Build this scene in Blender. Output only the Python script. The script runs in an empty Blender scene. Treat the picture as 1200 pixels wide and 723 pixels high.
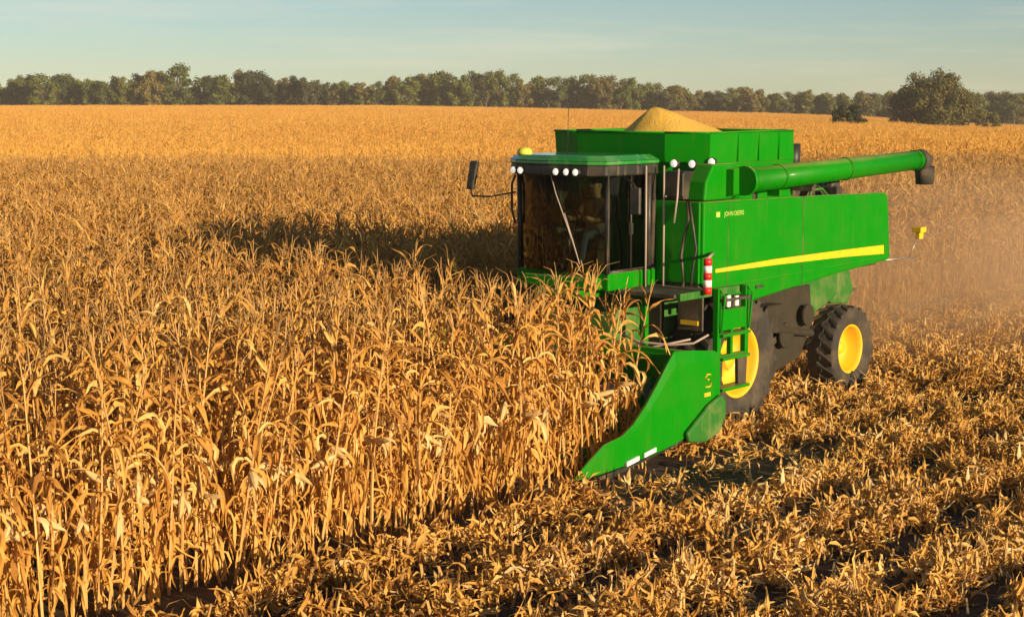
import bpy, bmesh, math, random
from mathutils import Vector, Matrix, Euler, noise
PI = math.pi; R = math.radians
scene = bpy.context.scene
COL = scene.collection

# ------------------------------------------------------------------ camera, sky, sun, exposure
cam = bpy.data.cameras.new('camera'); camo = bpy.data.objects.new('camera', cam); COL.objects.link(camo)
cam.sensor_width = 36; cam.lens = 1950 / 1200 * 36; cam.clip_start = .1; cam.clip_end = 8000
camo.location = (0, 0, 4.6); camo.rotation_euler = (R(90 - 7.118), 0, 0)
scene.camera = camo
SUN_DIR = Vector((.69, -.72)).normalized(); SUN_EL = R(10.8)
world = bpy.data.worlds.new('World'); scene.world = world; world.use_nodes = True
wn, wl = world.node_tree.nodes, world.node_tree.links; wn.clear()
sky = wn.new('ShaderNodeTexSky'); sky.sky_type = 'NISHITA'; sky.sun_disc = False
sky.sun_elevation = SUN_EL; sky.sun_rotation = math.atan2(SUN_DIR.x, SUN_DIR.y)
sky.air_density = .8; sky.dust_density = .1; sky.ozone_density = 2.0; sky.altitude = 200
hs = wn.new('ShaderNodeHueSaturation'); hs.inputs['Saturation'].default_value = .95
mxs = wn.new('ShaderNodeMix'); mxs.data_type = 'RGBA'; mxs.blend_type = 'MULTIPLY'; mxs.inputs[0].default_value = 1
mxs.inputs[7].default_value = (.95, 1.0, 1.0, 1)
tcw = wn.new('ShaderNodeTexCoord'); mpw = wn.new('ShaderNodeMapping'); mpw.inputs['Scale'].default_value = (2.2, 2.2, 26)
nzw = wn.new('ShaderNodeTexNoise'); nzw.inputs['Scale'].default_value = 1.6; nzw.inputs['Detail'].default_value = 6; nzw.inputs['Roughness'].default_value = .6
rw = wn.new('ShaderNodeMapRange'); rw.inputs[1].default_value = .5; rw.inputs[2].default_value = .8; rw.inputs[3].default_value = 0; rw.inputs[4].default_value = .5
cw = wn.new('ShaderNodeMix'); cw.data_type = 'RGBA'; cw.inputs[7].default_value = (9.0, 8.4, 6.4, 1)
bg = wn.new('ShaderNodeBackground'); bg.inputs['Strength'].default_value = .060
wo = wn.new('ShaderNodeOutputWorld')
wl.new(sky.outputs[0], hs.inputs['Color']); wl.new(hs.outputs[0], mxs.inputs[6])
wl.new(tcw.outputs['Generated'], mpw.inputs[0]); wl.new(mpw.outputs[0], nzw.inputs['Vector']); wl.new(nzw.outputs['Fac'], rw.inputs[0])
wl.new(rw.outputs[0], cw.inputs[0]); wl.new(mxs.outputs[2], cw.inputs[6]); wl.new(cw.outputs[2], bg.inputs[0]); wl.new(bg.outputs[0], wo.inputs[0])
sl = bpy.data.lights.new('sun', 'SUN'); sl.energy = 5.0; sl.angle = R(.53); sl.color = (1, .77, .48)
so = bpy.data.objects.new('sun', sl); COL.objects.link(so)
S3 = Vector((SUN_DIR.x * math.cos(SUN_EL), SUN_DIR.y * math.cos(SUN_EL), math.sin(SUN_EL)))
so.rotation_euler = (-S3).to_track_quat('-Z', 'Y').to_euler(); so.location = (40, -40, 30)
vs = scene.view_settings; vs.view_transform = 'Standard'; vs.look = 'None'; vs.gamma = 1; vs.exposure = .68; vs.use_curve_mapping = False
scene.cycles.max_bounces = 6; scene.cycles.diffuse_bounces = 3; scene.cycles.transmission_bounces = 4
scene.cycles.transparent_max_bounces = 12; scene.cycles.volume_bounces = 1; scene.cycles.volume_step_rate = 2
scene.cycles.use_denoising = True

# ------------------------------------------------------------------ helpers
def tag(o, label=None, cat=None, group=None, kind=None):
    if label: o['label'] = label
    if cat: o['category'] = cat
    if group: o['group'] = group
    if kind: o['kind'] = kind
    return o

def newmat(name):
    m = bpy.data.materials.new(name); m.use_nodes = True
    n, l = m.node_tree.nodes, m.node_tree.links
    return m, n, l, n['Principled BSDF'], n['Material Output']

def simple(name, col, rough=.5, metal=0, coat=0, var=.12, vscale=6, bump=0, dust=0, dustcol=(.33, .24, .13), emis=None, topdust=0):
    m, n, l, b, o = newmat(name)
    b.inputs['Roughness'].default_value = rough; b.inputs['Metallic'].default_value = metal
    b.inputs['Coat Weight'].default_value = coat; b.inputs['Specular IOR Level'].default_value = .14 if name == 'green_paint' else .5; b.inputs['Coat Roughness'].default_value = .12
    tc = n.new('ShaderNodeTexCoord'); nz = n.new('ShaderNodeTexNoise'); nz.inputs['Scale'].default_value = vscale; nz.inputs['Detail'].default_value = 6
    l.new(tc.outputs['Object'], nz.inputs['Vector'])
    mx = n.new('ShaderNodeMix'); mx.data_type = 'RGBA'
    mx.inputs[6].default_value = tuple(c * (1 - var) for c in col) + (1,); mx.inputs[7].default_value = tuple(min(1, c * (1 + var)) for c in col) + (1,)
    l.new(nz.outputs['Fac'], mx.inputs[0]); last = mx.outputs[2]
    if dust:
        n2 = n.new('ShaderNodeTexNoise'); n2.inputs['Scale'].default_value = 2.3; n2.inputs['Detail'].default_value = 9; n2.inputs['Roughness'].default_value = .65
        l.new(tc.outputs['Object'], n2.inputs['Vector'])
        mr = n.new('ShaderNodeMapRange'); mr.inputs[1].default_value = .45; mr.inputs[2].default_value = .8; mr.inputs[4].default_value = dust
        l.new(n2.outputs['Fac'], mr.inputs[0])
        m2 = n.new('ShaderNodeMix'); m2.data_type = 'RGBA'; m2.inputs[7].default_value = dustcol + (1,)
        l.new(mr.outputs[0], m2.inputs[0]); l.new(last, m2.inputs[6]); last = m2.outputs[2]
        if topdust:    # chaff and dust settled on what faces up
            sx = n.new('ShaderNodeSeparateXYZ'); gn = n.new('ShaderNodeNewGeometry'); l.new(gn.outputs['Normal'], sx.inputs[0])
            tr = n.new('ShaderNodeMapRange'); tr.inputs[1].default_value = .55; tr.inputs[2].default_value = .95; tr.inputs[4].default_value = topdust; l.new(sx.outputs['Z'], tr.inputs[0])
            tm = n.new('ShaderNodeMath'); tm.operation = 'MULTIPLY'; l.new(tr.outputs[0], tm.inputs[0]); l.new(n2.outputs['Fac'], tm.inputs[1])
            m3 = n.new('ShaderNodeMix'); m3.data_type = 'RGBA'; m3.inputs[7].default_value = (.42, .34, .14, 1); l.new(tm.outputs[0], m3.inputs[0]); l.new(last, m3.inputs[6]); last = m3.outputs[2]
        # fine streaks of grime running down the sheet metal
        mp = n.new('ShaderNodeMapping'); mp.inputs['Scale'].default_value = (9, 9, .9); n3 = n.new('ShaderNodeTexNoise'); n3.inputs['Scale'].default_value = 1.5; n3.inputs['Detail'].default_value = 8
        l.new(tc.outputs['Object'], mp.inputs[0]); l.new(mp.outputs[0], n3.inputs['Vector'])
        sr = n.new('ShaderNodeMapRange'); sr.inputs[1].default_value = .56; sr.inputs[2].default_value = .74; sr.inputs[4].default_value = .30; l.new(n3.outputs['Fac'], sr.inputs[0])
        m4 = n.new('ShaderNodeMix'); m4.data_type = 'RGBA'; m4.inputs[7].default_value = dustcol + (1,); l.new(sr.outputs[0], m4.inputs[0]); l.new(last, m4.inputs[6]); last = m4.outputs[2]
    l.new(last, b.inputs['Base Color'])
    if bump:
        bp = n.new('ShaderNodeBump'); bp.inputs['Strength'].default_value = bump; bp.inputs['Distance'].default_value = .02
        l.new(nz.outputs['Fac'], bp.inputs['Height']); l.new(bp.outputs[0], b.inputs['Normal'])
    if emis:
        b.inputs['Emission Color'].default_value = emis[0] + (1,); b.inputs['Emission Strength'].default_value = emis[1]
    return m

def leafmat(name, cols, trans=.25, rough=.7, objvar=.35, tcol=None, noise_world=None):
    """colour ramp over random-per-island, shifted per plant"""
    m, n, l, b, o = newmat(name)
    g = n.new('ShaderNodeNewGeometry'); oi = n.new('ShaderNodeObjectInfo')
    a = n.new('ShaderNodeMath'); a.operation = 'MULTIPLY'; a.inputs[1].default_value = 1 - objvar
    c = n.new('ShaderNodeMath'); c.operation = 'MULTIPLY_ADD'; c.inputs[1].default_value = objvar
    l.new(g.outputs['Random Per Island'], a.inputs[0]); l.new(oi.outputs['Random'], c.inputs[0]); l.new(a.outputs[0], c.inputs[2])
    rp = n.new('ShaderNodeValToRGB'); e = rp.color_ramp.elements
    e[0].color = cols[0] + (1,); e[1].color = cols[-1] + (1,)
    for i, cc in enumerate(cols[1:-1]):
        ne = e.new((i + 1) / (len(cols) - 1)); ne.color = cc + (1,)
    l.new(c.outputs[0], rp.inputs[0])
    last = rp.outputs[0]
    if noise_world:   # broad patches across the field
        tc = n.new('ShaderNodeNewGeometry'); nz = n.new('ShaderNodeTexNoise'); nz.inputs['Scale'].default_value = noise_world[0]; nz.inputs['Detail'].default_value = 3
        l.new(tc.outputs['Position'], nz.inputs['Vector'])
        mr = n.new('ShaderNodeMapRange'); mr.inputs[1].default_value = .35; mr.inputs[2].default_value = .65
        l.new(nz.outputs['Fac'], mr.inputs[0])
        mx = n.new('ShaderNodeMix'); mx.data_type = 'RGBA'; mx.blend_type = 'MULTIPLY'; mx.inputs[7].default_value = noise_world[1] + (1,)
        l.new(mr.outputs[0], mx.inputs[0]); l.new(last, mx.inputs[6]); last = mx.outputs[2]
    l.new(last, b.inputs['Base Color']); b.inputs['Roughness'].default_value = rough
    b.inputs['Specular IOR Level'].default_value = .3
    if trans:
        t = n.new('ShaderNodeBsdfTranslucent'); ms = n.new('ShaderNodeMixShader'); ms.inputs[0].default_value = trans
        l.new(last, t.inputs['Color']); l.new(b.outputs[0], ms.inputs[1]); l.new(t.outputs[0], ms.inputs[2]); l.new(ms.outputs[0], o.inputs['Surface'])
    return m

M = {}
M['green'] = simple('green_paint', (.0006, .20, .0004), .5, coat=.03, var=.10, dust=.22, dustcol=(.09, .15, .02), topdust=.9)
M['green_dusty'] = simple('dusty_green_paint', (.010, .13, .005), .65, var=.2, dust=.65, dustcol=(.30, .25, .11), bump=.2)
M['yellow'] = simple('yellow_paint', (.78, .47, .002), .55, coat=.03, var=.08, dust=.5, dustcol=(.40, .26, .08))
M['black'] = simple('black_plastic', (.018, .018, .018), .5, var=.3, dust=.25)
M['dark'] = simple('dark_machinery', (.035, .03, .022), .7, var=.5, dust=.5, bump=.3)
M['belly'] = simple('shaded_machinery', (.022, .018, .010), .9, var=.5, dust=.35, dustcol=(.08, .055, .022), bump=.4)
M['rubber'] = simple('tyre_rubber', (.028, .025, .022), .85, var=.3, dust=.6, dustcol=(.17, .12, .065), bump=.4)
M['lamp'] = simple('lamp_lens', (.85, .85, .8), .1, var=.02)
M['lamplit'] = simple('lit_lamp_lens', (.9, .88, .8), .1, var=.02, emis=((1, .93, .78), .35))
M['white'] = simple('white_plastic', (.8, .8, .76), .4, var=.05)
M['red'] = simple('red_reflector', (.65, .02, .015), .3, var=.1)
M['decal'] = simple('faded_decal', (.42, .62, .10), .6, var=.3, vscale=40)
M['decal2'] = simple('receiver_cover', (.62, .60, .06), .6, var=.1)
M['amber'] = simple('amber_lens', (.9, .35, .01), .2, var=.05)
M['steel'] = simple('worn_steel', (.42, .40, .36), .4, metal=.7, var=.3, dust=.4)
M['rail'] = simple('grab_rail_paint', (.36, .29, .24), .45, var=.1)
M['roofgreen'] = simple('roof_green_paint', (.015, .22, .02), .22, coat=.8, var=.08, dust=.3, dustcol=(.4, .42, .33))
M['grain'] = simple('corn_grain', (.78, .43, .06), .8, var=.45, vscale=45, bump=1.0, dust=.3, dustcol=(.85, .55, .2))
M['seat'] = simple('seat_fabric', (.05, .045, .04), .9)
M['skin'] = simple('skin', (.55, .30, .20), .5, var=.05)
M['jeans'] = simple('blue_denim', (.06, .10, .19), .9)
M['shirt'] = simple('checked_red_brown_shirt', (.25, .11, .07), .9)
M['cap'] = simple('green_cap', (.02, .16, .04), .8)
M['screen'] = simple('monitor_screen', (.1, .12, .12), .15)

def glassmat():
    m, n, l, b, o = newmat('tinted_glass')
    n.remove(b); t = n.new('ShaderNodeBsdfTransparent'); t.inputs[0].default_value = (.53, .60, .52, 1)
    g = n.new('ShaderNodeBsdfGlossy'); g.inputs['Roughness'].default_value = .02
    f = n.new('ShaderNodeFresnel'); f.inputs[0].default_value = 1.5; ms = n.new('ShaderNodeMixShader')
    l.new(f.outputs[0], ms.inputs[0]); l.new(t.outputs[0], ms.inputs[1]); l.new(g.outputs[0], ms.inputs[2]); l.new(ms.outputs[0], o.inputs['Surface'])
    return m
M['glass'] = glassmat()

LEAFC = [(.16, .070, .018), (.46, .22, .045), (.66, .355, .075), (.76, .46, .12), (.86, .63, .28)]
M['leaf'] = leafmat('dry_corn_leaf', LEAFC, .28)
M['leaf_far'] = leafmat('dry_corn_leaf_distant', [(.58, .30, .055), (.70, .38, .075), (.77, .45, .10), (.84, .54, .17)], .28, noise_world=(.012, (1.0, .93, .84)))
M['stalk'] = leafmat('dry_corn_stalk', [(.34, .19, .06), (.55, .33, .11), (.68, .44, .17)], 0, .6)
M['tassel'] = leafmat('dry_corn_tassel', [(.34, .18, .055), (.50, .29, .10), (.60, .38, .15)], .15, .8)
M['husk'] = leafmat('corn_husk', [(.56, .36, .12), (.68, .47, .20), (.78, .60, .32)], .2, .6)
M['litter'] = leafmat('corn_litter', [(.14, .065, .018), (.50, .255, .055), (.70, .40, .09), (.80, .51, .15), (.88, .68, .36)], .2, .75, noise_world=(.5, (.82, .76, .70)))

class MB:
    """collects shapes into one mesh"""
    def __init__(s): s.bm = bmesh.new(); s.smooth = set()
    def box(s, x0, x1, y0, y1, z0, z1, mi=0):
        vs = [s.bm.verts.new((x, y, z)) for x in (x0, x1) for y in (y0, y1) for z in (z0, z1)]
        for f in ((0, 1, 3, 2), (4, 6, 7, 5), (0, 4, 5, 1), (2, 3, 7, 6), (0, 2, 6, 4), (1, 5, 7, 3)):
            s.bm.faces.new([vs[i] for i in f]).material_index = mi
        return s
    def prism(s, pts, fn, d0, d1, mi=0):
        a = [s.bm.verts.new(fn(p, d0)) for p in pts]; b = [s.bm.verts.new(fn(p, d1)) for p in pts]
        n = len(pts); s.bm.faces.new(a).material_index = mi; s.bm.faces.new(b[::-1]).material_index = mi
        for i in range(n): s.bm.faces.new((a[i], b[i], b[(i + 1) % n], a[(i + 1) % n])).material_index = mi
        return s
    def side(s, pts, y0, y1, mi=0): return s.prism(pts, lambda p, d: (p[0], d, p[1]), y0, y1, mi)      # (x,z) outline, thickness in y
    def plan(s, pts, z0, z1, mi=0): return s.prism(pts, lambda p, d: (p[0], p[1], d), z0, z1, mi)      # (x,y) outline
    def front(s, pts, x0, x1, mi=0): return s.prism(pts, lambda p, d: (d, p[0], p[1]), x0, x1, mi)     # (y,z) outline
    def tube(s, path, r, n=8, mi=0, cap=True):
        rings = []; path = [Vector(p) for p in path]
        for i, p in enumerate(path):
            d = (path[min(i + 1, len(path) - 1)] - path[max(i - 1, 0)]).normalized()
            a = d.cross(Vector((0, 0, 1)) if abs(d.z) < .9 else Vector((1, 0, 0))).normalized(); b = d.cross(a)
            rr = r[i] if isinstance(r, (list, tuple)) else r
            rings.append([s.bm.verts.new(p + (a * math.cos(2 * PI * k / n) + b * math.sin(2 * PI * k / n)) * rr) for k in range(n)])
        for i in range(len(rings) - 1):
            for k in range(n):
                f = s.bm.faces.new((rings[i][k], rings[i][(k + 1) % n], rings[i + 1][(k + 1) % n], rings[i + 1][k])); f.smooth = True; f.material_index = mi
        if cap:
            s.bm.faces.new(rings[0][::-1]).material_index = mi; s.bm.faces.new(rings[-1]).material_index = mi
        return s
    def lathe(s, prof, c, n=40, mi=0, axis='y', close=False):
        """prof: (radius, offset along axis)"""
        rings = []
        for (r, h) in prof:
            ring = []
            for k in range(n):
                a = 2 * PI * k / n
                if axis == 'y': p = (c[0] + r * math.cos(a), c[1] + h, c[2] + r * math.sin(a))
                elif axis == 'x': p = (c[0] + h, c[1] + r * math.cos(a), c[2] + r * math.sin(a))
                else: p = (c[0] + r * math.cos(a), c[1] + r * math.sin(a), c[2] + h)
                ring.append(s.bm.verts.new(p))
            rings.append(ring)
        m = len(rings)
        for i in range(m if close else m - 1):
            for k in range(n):
                f = s.bm.faces.new((rings[i][k], rings[i][(k + 1) % n], rings[(i + 1) % m][(k + 1) % n], rings[(i + 1) % m][k])); f.smooth = True; f.material_index = mi
        if not close:
            s.bm.faces.new(rings[0][::-1]).material_index = mi; s.bm.faces.new(rings[-1]).material_index = mi
        return s
    def hexa(s, c8, mi=0):
        """eight corners: bottom loop of four, top loop of four"""
        v = [s.bm.verts.new(c) for c in c8]
        for f in ((3, 2, 1, 0), (4, 5, 6, 7), (0, 1, 5, 4), (1, 2, 6, 5), (2, 3, 7, 6), (3, 0, 4, 7)): s.bm.faces.new([v[i] for i in f]).material_index = mi
        return s
    def build(s, name, mat, parent=None, bevel=0, label=None, link=True, smooth=False):
        bmesh.ops.recalc_face_normals(s.bm, faces=s.bm.faces)
        me = bpy.data.meshes.new(name); s.bm.to_mesh(me); s.bm.free()
        for mm in (mat if isinstance(mat, (list, tuple)) else [mat]): me.materials.append(mm)
        if smooth:
            for p in me.polygons: p.use_smooth = True
        o = bpy.data.objects.new(name, me)
        if link: COL.objects.link(o)
        if parent: o.parent = parent
        if bevel:
            b = o.modifiers.new('bevel', 'BEVEL'); b.width = bevel; b.segments = 2; b.limit_method = 'ANGLE'; b.angle_limit = R(35)
        if label: o['label'] = label
        return o

def fastmesh(name, verts, faces, mats, mi=None, link=False, parent=None):
    me = bpy.data.meshes.new(name); me.from_pydata(verts, [], faces)
    for m in mats: me.materials.append(m)
    if mi: me.polygons.foreach_set('material_index', mi)
    me.update()
    o = bpy.data.objects.new(name, me)
    if link: COL.objects.link(o)
    if parent: o.parent = parent
    return o

# combine frame of reference: +x forward, +y its left side, z up
AZ = 0.6984459
U = Vector((-math.sin(AZ), -math.cos(AZ))); V = Vector((math.cos(AZ), -math.sin(AZ))); ORG = Vector((2.0, 24.2))
ROT = math.atan2(U.y, U.x)
def l2w(x, y): p = ORG + U * x + V * y; return p.x, p.y
def w2l(X, Y): d = Vector((X, Y)) - ORG; return d.dot(U), d.dot(V)

# ------------------------------------------------------------------ terrain
CAN = 2.3
def smooth(a, b, x): t = max(0, min(1, (x - a) / (b - a))); return t * t * (3 - 2 * t)
PROF = [(-600, 124), (450, 124), (600, 126.5), (750, 129.5), (900, 132.5), (1020, 137), (1100, 143), (1200, 146), (1800, 150)]
def yc(px):
    if px <= PROF[0][0]: return PROF[0][1]
    for (a, ya), (b, yb) in zip(PROF, PROF[1:]):
        if px <= b: return ya + (yb - ya) * (px - a) / (b - a)
    return PROF[-1][1]
def hf(X, Y):
    if Y < 60: return 0
    px = 600 + 1950 * X / Y
    E = 4.6 - (yc(px) - 118) / 1950 * 520 - CAN
    lf = 1 - smooth(500, 1000, px)
    return E * smooth(70, 500, Y) - lf * .75 * math.exp(-((Y - 125) / 42) ** 2) - (1 - lf) * .3 * math.exp(-((Y - 160) / 50) ** 2)

def soilmat():
    m, n, l, b, o = newmat('dark_soil')
    g = n.new('ShaderNodeNewGeometry'); nz = n.new('ShaderNodeTexNoise'); nz.inputs['Scale'].default_value = 3; nz.inputs['Detail'].default_value = 10
    l.new(g.outputs['Position'], nz.inputs['Vector']); rp = n.new('ShaderNodeValToRGB')
    rp.color_ramp.elements[0].color = (.022, .014, .008, 1); rp.color_ramp.elements[0].position = .35
    rp.color_ramp.elements[1].color = (.085, .05, .026, 1); rp.color_ramp.elements[1].position = .7
    l.new(nz.outputs['Fac'], rp.inputs[0]); l.new(rp.outputs[0], b.inputs['Base Color']); b.inputs['Roughness'].default_value = .95
    bp = n.new('ShaderNodeBump'); bp.inputs['Strength'].default_value = .8; bp.inputs['Distance'].default_value = .05
    l.new(nz.outputs['Fac'], bp.inputs['Height']); l.new(bp.outputs[0], b.inputs['Normal'])
    return m
M['soil'] = soilmat()
ys = [-60, 0, 20, 40, 60, 70, 80, 90, 100, 115, 130, 145, 160, 180, 200, 230, 260, 300, 350, 400, 450, 500, 560, 650, 800, 1100, 1600, 2500, 4500]
ts = [i / 30 * .62 for i in range(-30, 31)]
vs_, fs_ = [], []
for Y in ys:
    w = max(Y, 60)
    for t in ts:
        X = t * w * (1 if Y < 700 else 1.6); h = hf(X, min(Y, 700)) if Y >= 60 else 0
        vs_.append((X * (1.6 if Y < 60 else 1.25), Y, h if Y < 600 else h - (Y - 600) * .002))
nx = len(ts)
for j in range(len(ys) - 1):
    for i in range(nx - 1): fs_.append((j * nx + i, j * nx + i + 1, (j + 1) * nx + i + 1, (j + 1) * nx + i))
gr = fastmesh('ground', vs_, fs_, [M['soil']], link=True); gr['kind'] = 'structure'

# ------------------------------------------------------------------ corn plants
def leaf_strip(V_, F_, MI, rng, base, az, L, W, el0, droop, twist, segs=8, mi=0, fold=.35, curl=.0):
    """a V-folded ribbon that rises, arches and hangs"""
    p = Vector(base); el = el0; step = L / segs; tw = rng.uniform(-.4, .4); a = az
    start = len(V_)
    for i in range(segs + 1):
        t = i / segs
        w = W * (.55 + .9 * t if t < .3 else 1 - ((t - .3) / .7) ** 1.6 * .93) * .5 * (1 - curl * t)
        d = Vector((math.cos(el) * math.cos(a), math.cos(el) * math.sin(a), math.sin(el)))
        sd = Vector((-math.sin(a), math.cos(a), 0)); up = sd.cross(d) * -1
        s2 = sd * math.cos(tw) + up * math.sin(tw); u2 = up * math.cos(tw) - sd * math.sin(tw)
        wav = math.sin(t * 11 + az * 3) * W * .16; w *= rng.uniform(.78, 1.15)
        V_.append(tuple(p + s2 * w + u2 * (w * fold + wav))); V_.append(tuple(p)); V_.append(tuple(p - s2 * w + u2 * (w * fold - wav)))
        el -= droop(t) / segs; tw += twist / segs; a += rng.uniform(-.26, .26); el += rng.uniform(-.14, .14); p = p + d * step
    for i in range(segs):
        b = start + i * 3
        F_.append((b, b + 1, b + 4, b + 3)); F_.append((b + 1, b + 2, b + 5, b + 4)); MI += [mi, mi]

def tube_np(V_, F_, MI, pts, rs, n=5, mi=0):
    st = len(V_)
    for p, r in zip(pts, rs):
        for k in range(n): a = 2 * PI * k / n; V_.append((p[0] + r * math.cos(a), p[1] + r * math.sin(a), p[2]))
    for i in range(len(pts) - 1):
        for k in range(n): F_.append((st + i * n + k, st + i * n + (k + 1) % n, st + (i + 1) * n + (k + 1) % n, st + (i + 1) * n + k)); MI.append(mi)

def corn_parts(seed, lod=0):
    """returns dict part -> (verts, faces)"""
    rng = random.Random(seed); H = rng.uniform(1.95, 2.3)
    bx, by = rng.uniform(-.22, .22), rng.uniform(-.22, .22)
    def ax(z): t = z / H; return (bx * t * t, by * t * t, z)
    P = {'stalk': ([], [], []), 'leaves': ([], [], []), 'tassel': ([], [], []), 'ear': ([], [], [])}
    zs = [0, .5, 1.0, 1.5, H] if lod == 0 else [0, 1.1, H]
    tube_np(*P['stalk'], [ax(z) for z in zs], [.016 - .010 * z / H for z in zs] if lod == 0 else [.014, .011, .006], 5 if lod == 0 else 3)
    if lod == 0:
        for k in range(1, 10): tube_np(*P['stalk'], [ax(k * .2 - .008), ax(k * .2), ax(k * .2 + .008)], [.012, .019 - .0008 * k, .012], 5)
    nl = rng.randint(20, 25) if lod == 0 else 13
    az0 = rng.uniform(0, 2 * PI)
    for i in range(nl):
        z = .22 + (H - .42) * (i + rng.uniform(-.2, .2)) / (nl - 1); z = max(.12, min(H - .12, z))
        t = z / H; az = az0 + i * PI + rng.uniform(-.7, .7)
        L = rng.uniform(.42, .85) * (1.05 - .3 * t); W = rng.uniform(.028, .064)
        if t < .55:   # hangs along the stalk
            el0 = rng.uniform(.1, 1.1); total = el0 + rng.uniform(1.25, 1.75); k = rng.uniform(.03, .20)
        elif t < .8:
            el0 = rng.uniform(.5, 1.2); total = el0 + rng.uniform(.8, 1.6); k = rng.uniform(.08, .38)
        else:
            el0 = rng.uniform(.9, 1.35); total = el0 + rng.uniform(-.4, 1.1); k = rng.uniform(.35, .7); L *= .85
        s_ = 9.0 if k > .2 else 12.0
        droop = lambda x, k=k, total=total: total * s_ * math.exp(-((x - k) * 4.5) ** 2) * .28
        leaf_strip(*P['leaves'], rng, ax(z), az, L, W * (1 if lod == 0 else 1.25), el0, droop, rng.uniform(-6.5, 6.5), 8 if lod == 0 else 4, fold=rng.uniform(.3, .9), curl=rng.uniform(0, .3))
    # tassel
    top = Vector(ax(H)); nb = rng.randint(2, 5) if lod == 0 else 2
    for i in range(nb):
        a = rng.uniform(0, 2 * PI); sp = .03 if i == 0 else rng.uniform(.09, .2); ln = rng.uniform(.13, .24)
        pts = [top - Vector((0, 0, .05)), top + Vector((math.cos(a) * sp * .5, math.sin(a) * sp * .5, ln * .6)), top + Vector((math.cos(a) * sp * 1.3, math.sin(a) * sp * 1.3, ln * (.9 if i else 1.1)))]
        tube_np(*P['tassel'], pts, [.004, .006, .003], 3)
    # ear in its husk
    if lod == 0 or rng.random() < .6:
        a = rng.uniform(0, 2 * PI); z = rng.uniform(.85, 1.15); b = Vector(ax(z)); tilt = rng.choice([.6, -.5, -.9, .2])
        d = Vector((math.cos(a) * math.cos(tilt), math.sin(a) * math.cos(tilt), math.sin(tilt)))
        q = d.to_track_quat('Z', 'Y'); Vv, Ff, Mi = [], [], []
        tube_np(Vv, Ff, Mi, [(0, 0, 0), (0, 0, .05), (0, 0, .13), (0, 0, .20), (0, 0, .26)], [.008, .026, .030, .022, .004], 7 if lod == 0 else 4)
        off = len(P['ear'][0])
        for v in Vv: P['ear'][0].append(tuple(b + q @ Vector(v)))
        for f in Ff: P['ear'][1].append(tuple(i + off for i in f)); P['ear'][2].append(0)
        if lod == 0:
            for k in range(3):
                leaf_strip(*P['ear'], rng, b + d * .04, a + rng.uniform(-1, 1), rng.uniform(.16, .28), .045, tilt + rng.uniform(-.3, .5), lambda x: rng.uniform(.5, 2.5), 1.0, 4)
    return P
PM = {'stalk': M['stalk'], 'leaves': M['leaf'], 'tassel': M['tassel'], 'ear': M['husk']}
def merged(parts_list, name, mats, order, xf=None):
    Vv, Ff, Mi = [], [], []
    for P, mtx in parts_list:
        for k in order:
            v, f, _ = P[k]; off = len(Vv)
            Vv += [tuple(mtx @ Vector(p)) for p in v] if mtx else v
            Ff += [tuple(i + off for i in q) for q in f]; Mi += [order.index(k)] * len(f)
    return fastmesh(name, Vv, Ff, mats, Mi)
ORDER = ['stalk', 'leaves', 'tassel', 'ear']
NV = 14
near_parts = [corn_parts(100 + i) for i in range(NV)]
near_meshes = [{k: fastmesh(('foliage' if k == 'leaves' else k), P[k][0], P[k][1], [PM[k]]).data for k in ORDER} for P in near_parts]
protos_near = bpy.data.collections.new('corn_sources')
for i, P in enumerate(near_parts):
    protos_near.objects.link(merged([(P, None)], 'corn_source_%02d' % i, [PM[k] for k in ORDER], ORDER))
far_parts = [corn_parts(300 + i, 1) for i in range(10)]
protos_far = bpy.data.collections.new('corn_patch_sources')
for i in range(6):
    rng = random.Random(i); lst = []
    for r_ in range(4):
        x = rng.uniform(0, .2)
        while x < 3.04:
            mt = Matrix.Translation((x - 1.52, (r_ + .5) * .76 - 1.52 + rng.uniform(-.05, .05), 0)) @ Euler((rng.uniform(-.08, .08), rng.uniform(-.08, .08), rng.uniform(0, 6.3))).to_matrix().to_4x4() @ Matrix.Scale(rng.uniform(.9, 1.08), 4)
            lst.append((rng.choice(far_parts), mt)); x += rng.uniform(.16, .26)
    protos_far.objects.link(merged(lst, 'corn_patch_source_%d' % i, [M['stalk'], M['leaf_far'], M['leaf_far'], M['husk']], ORDER))

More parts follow.
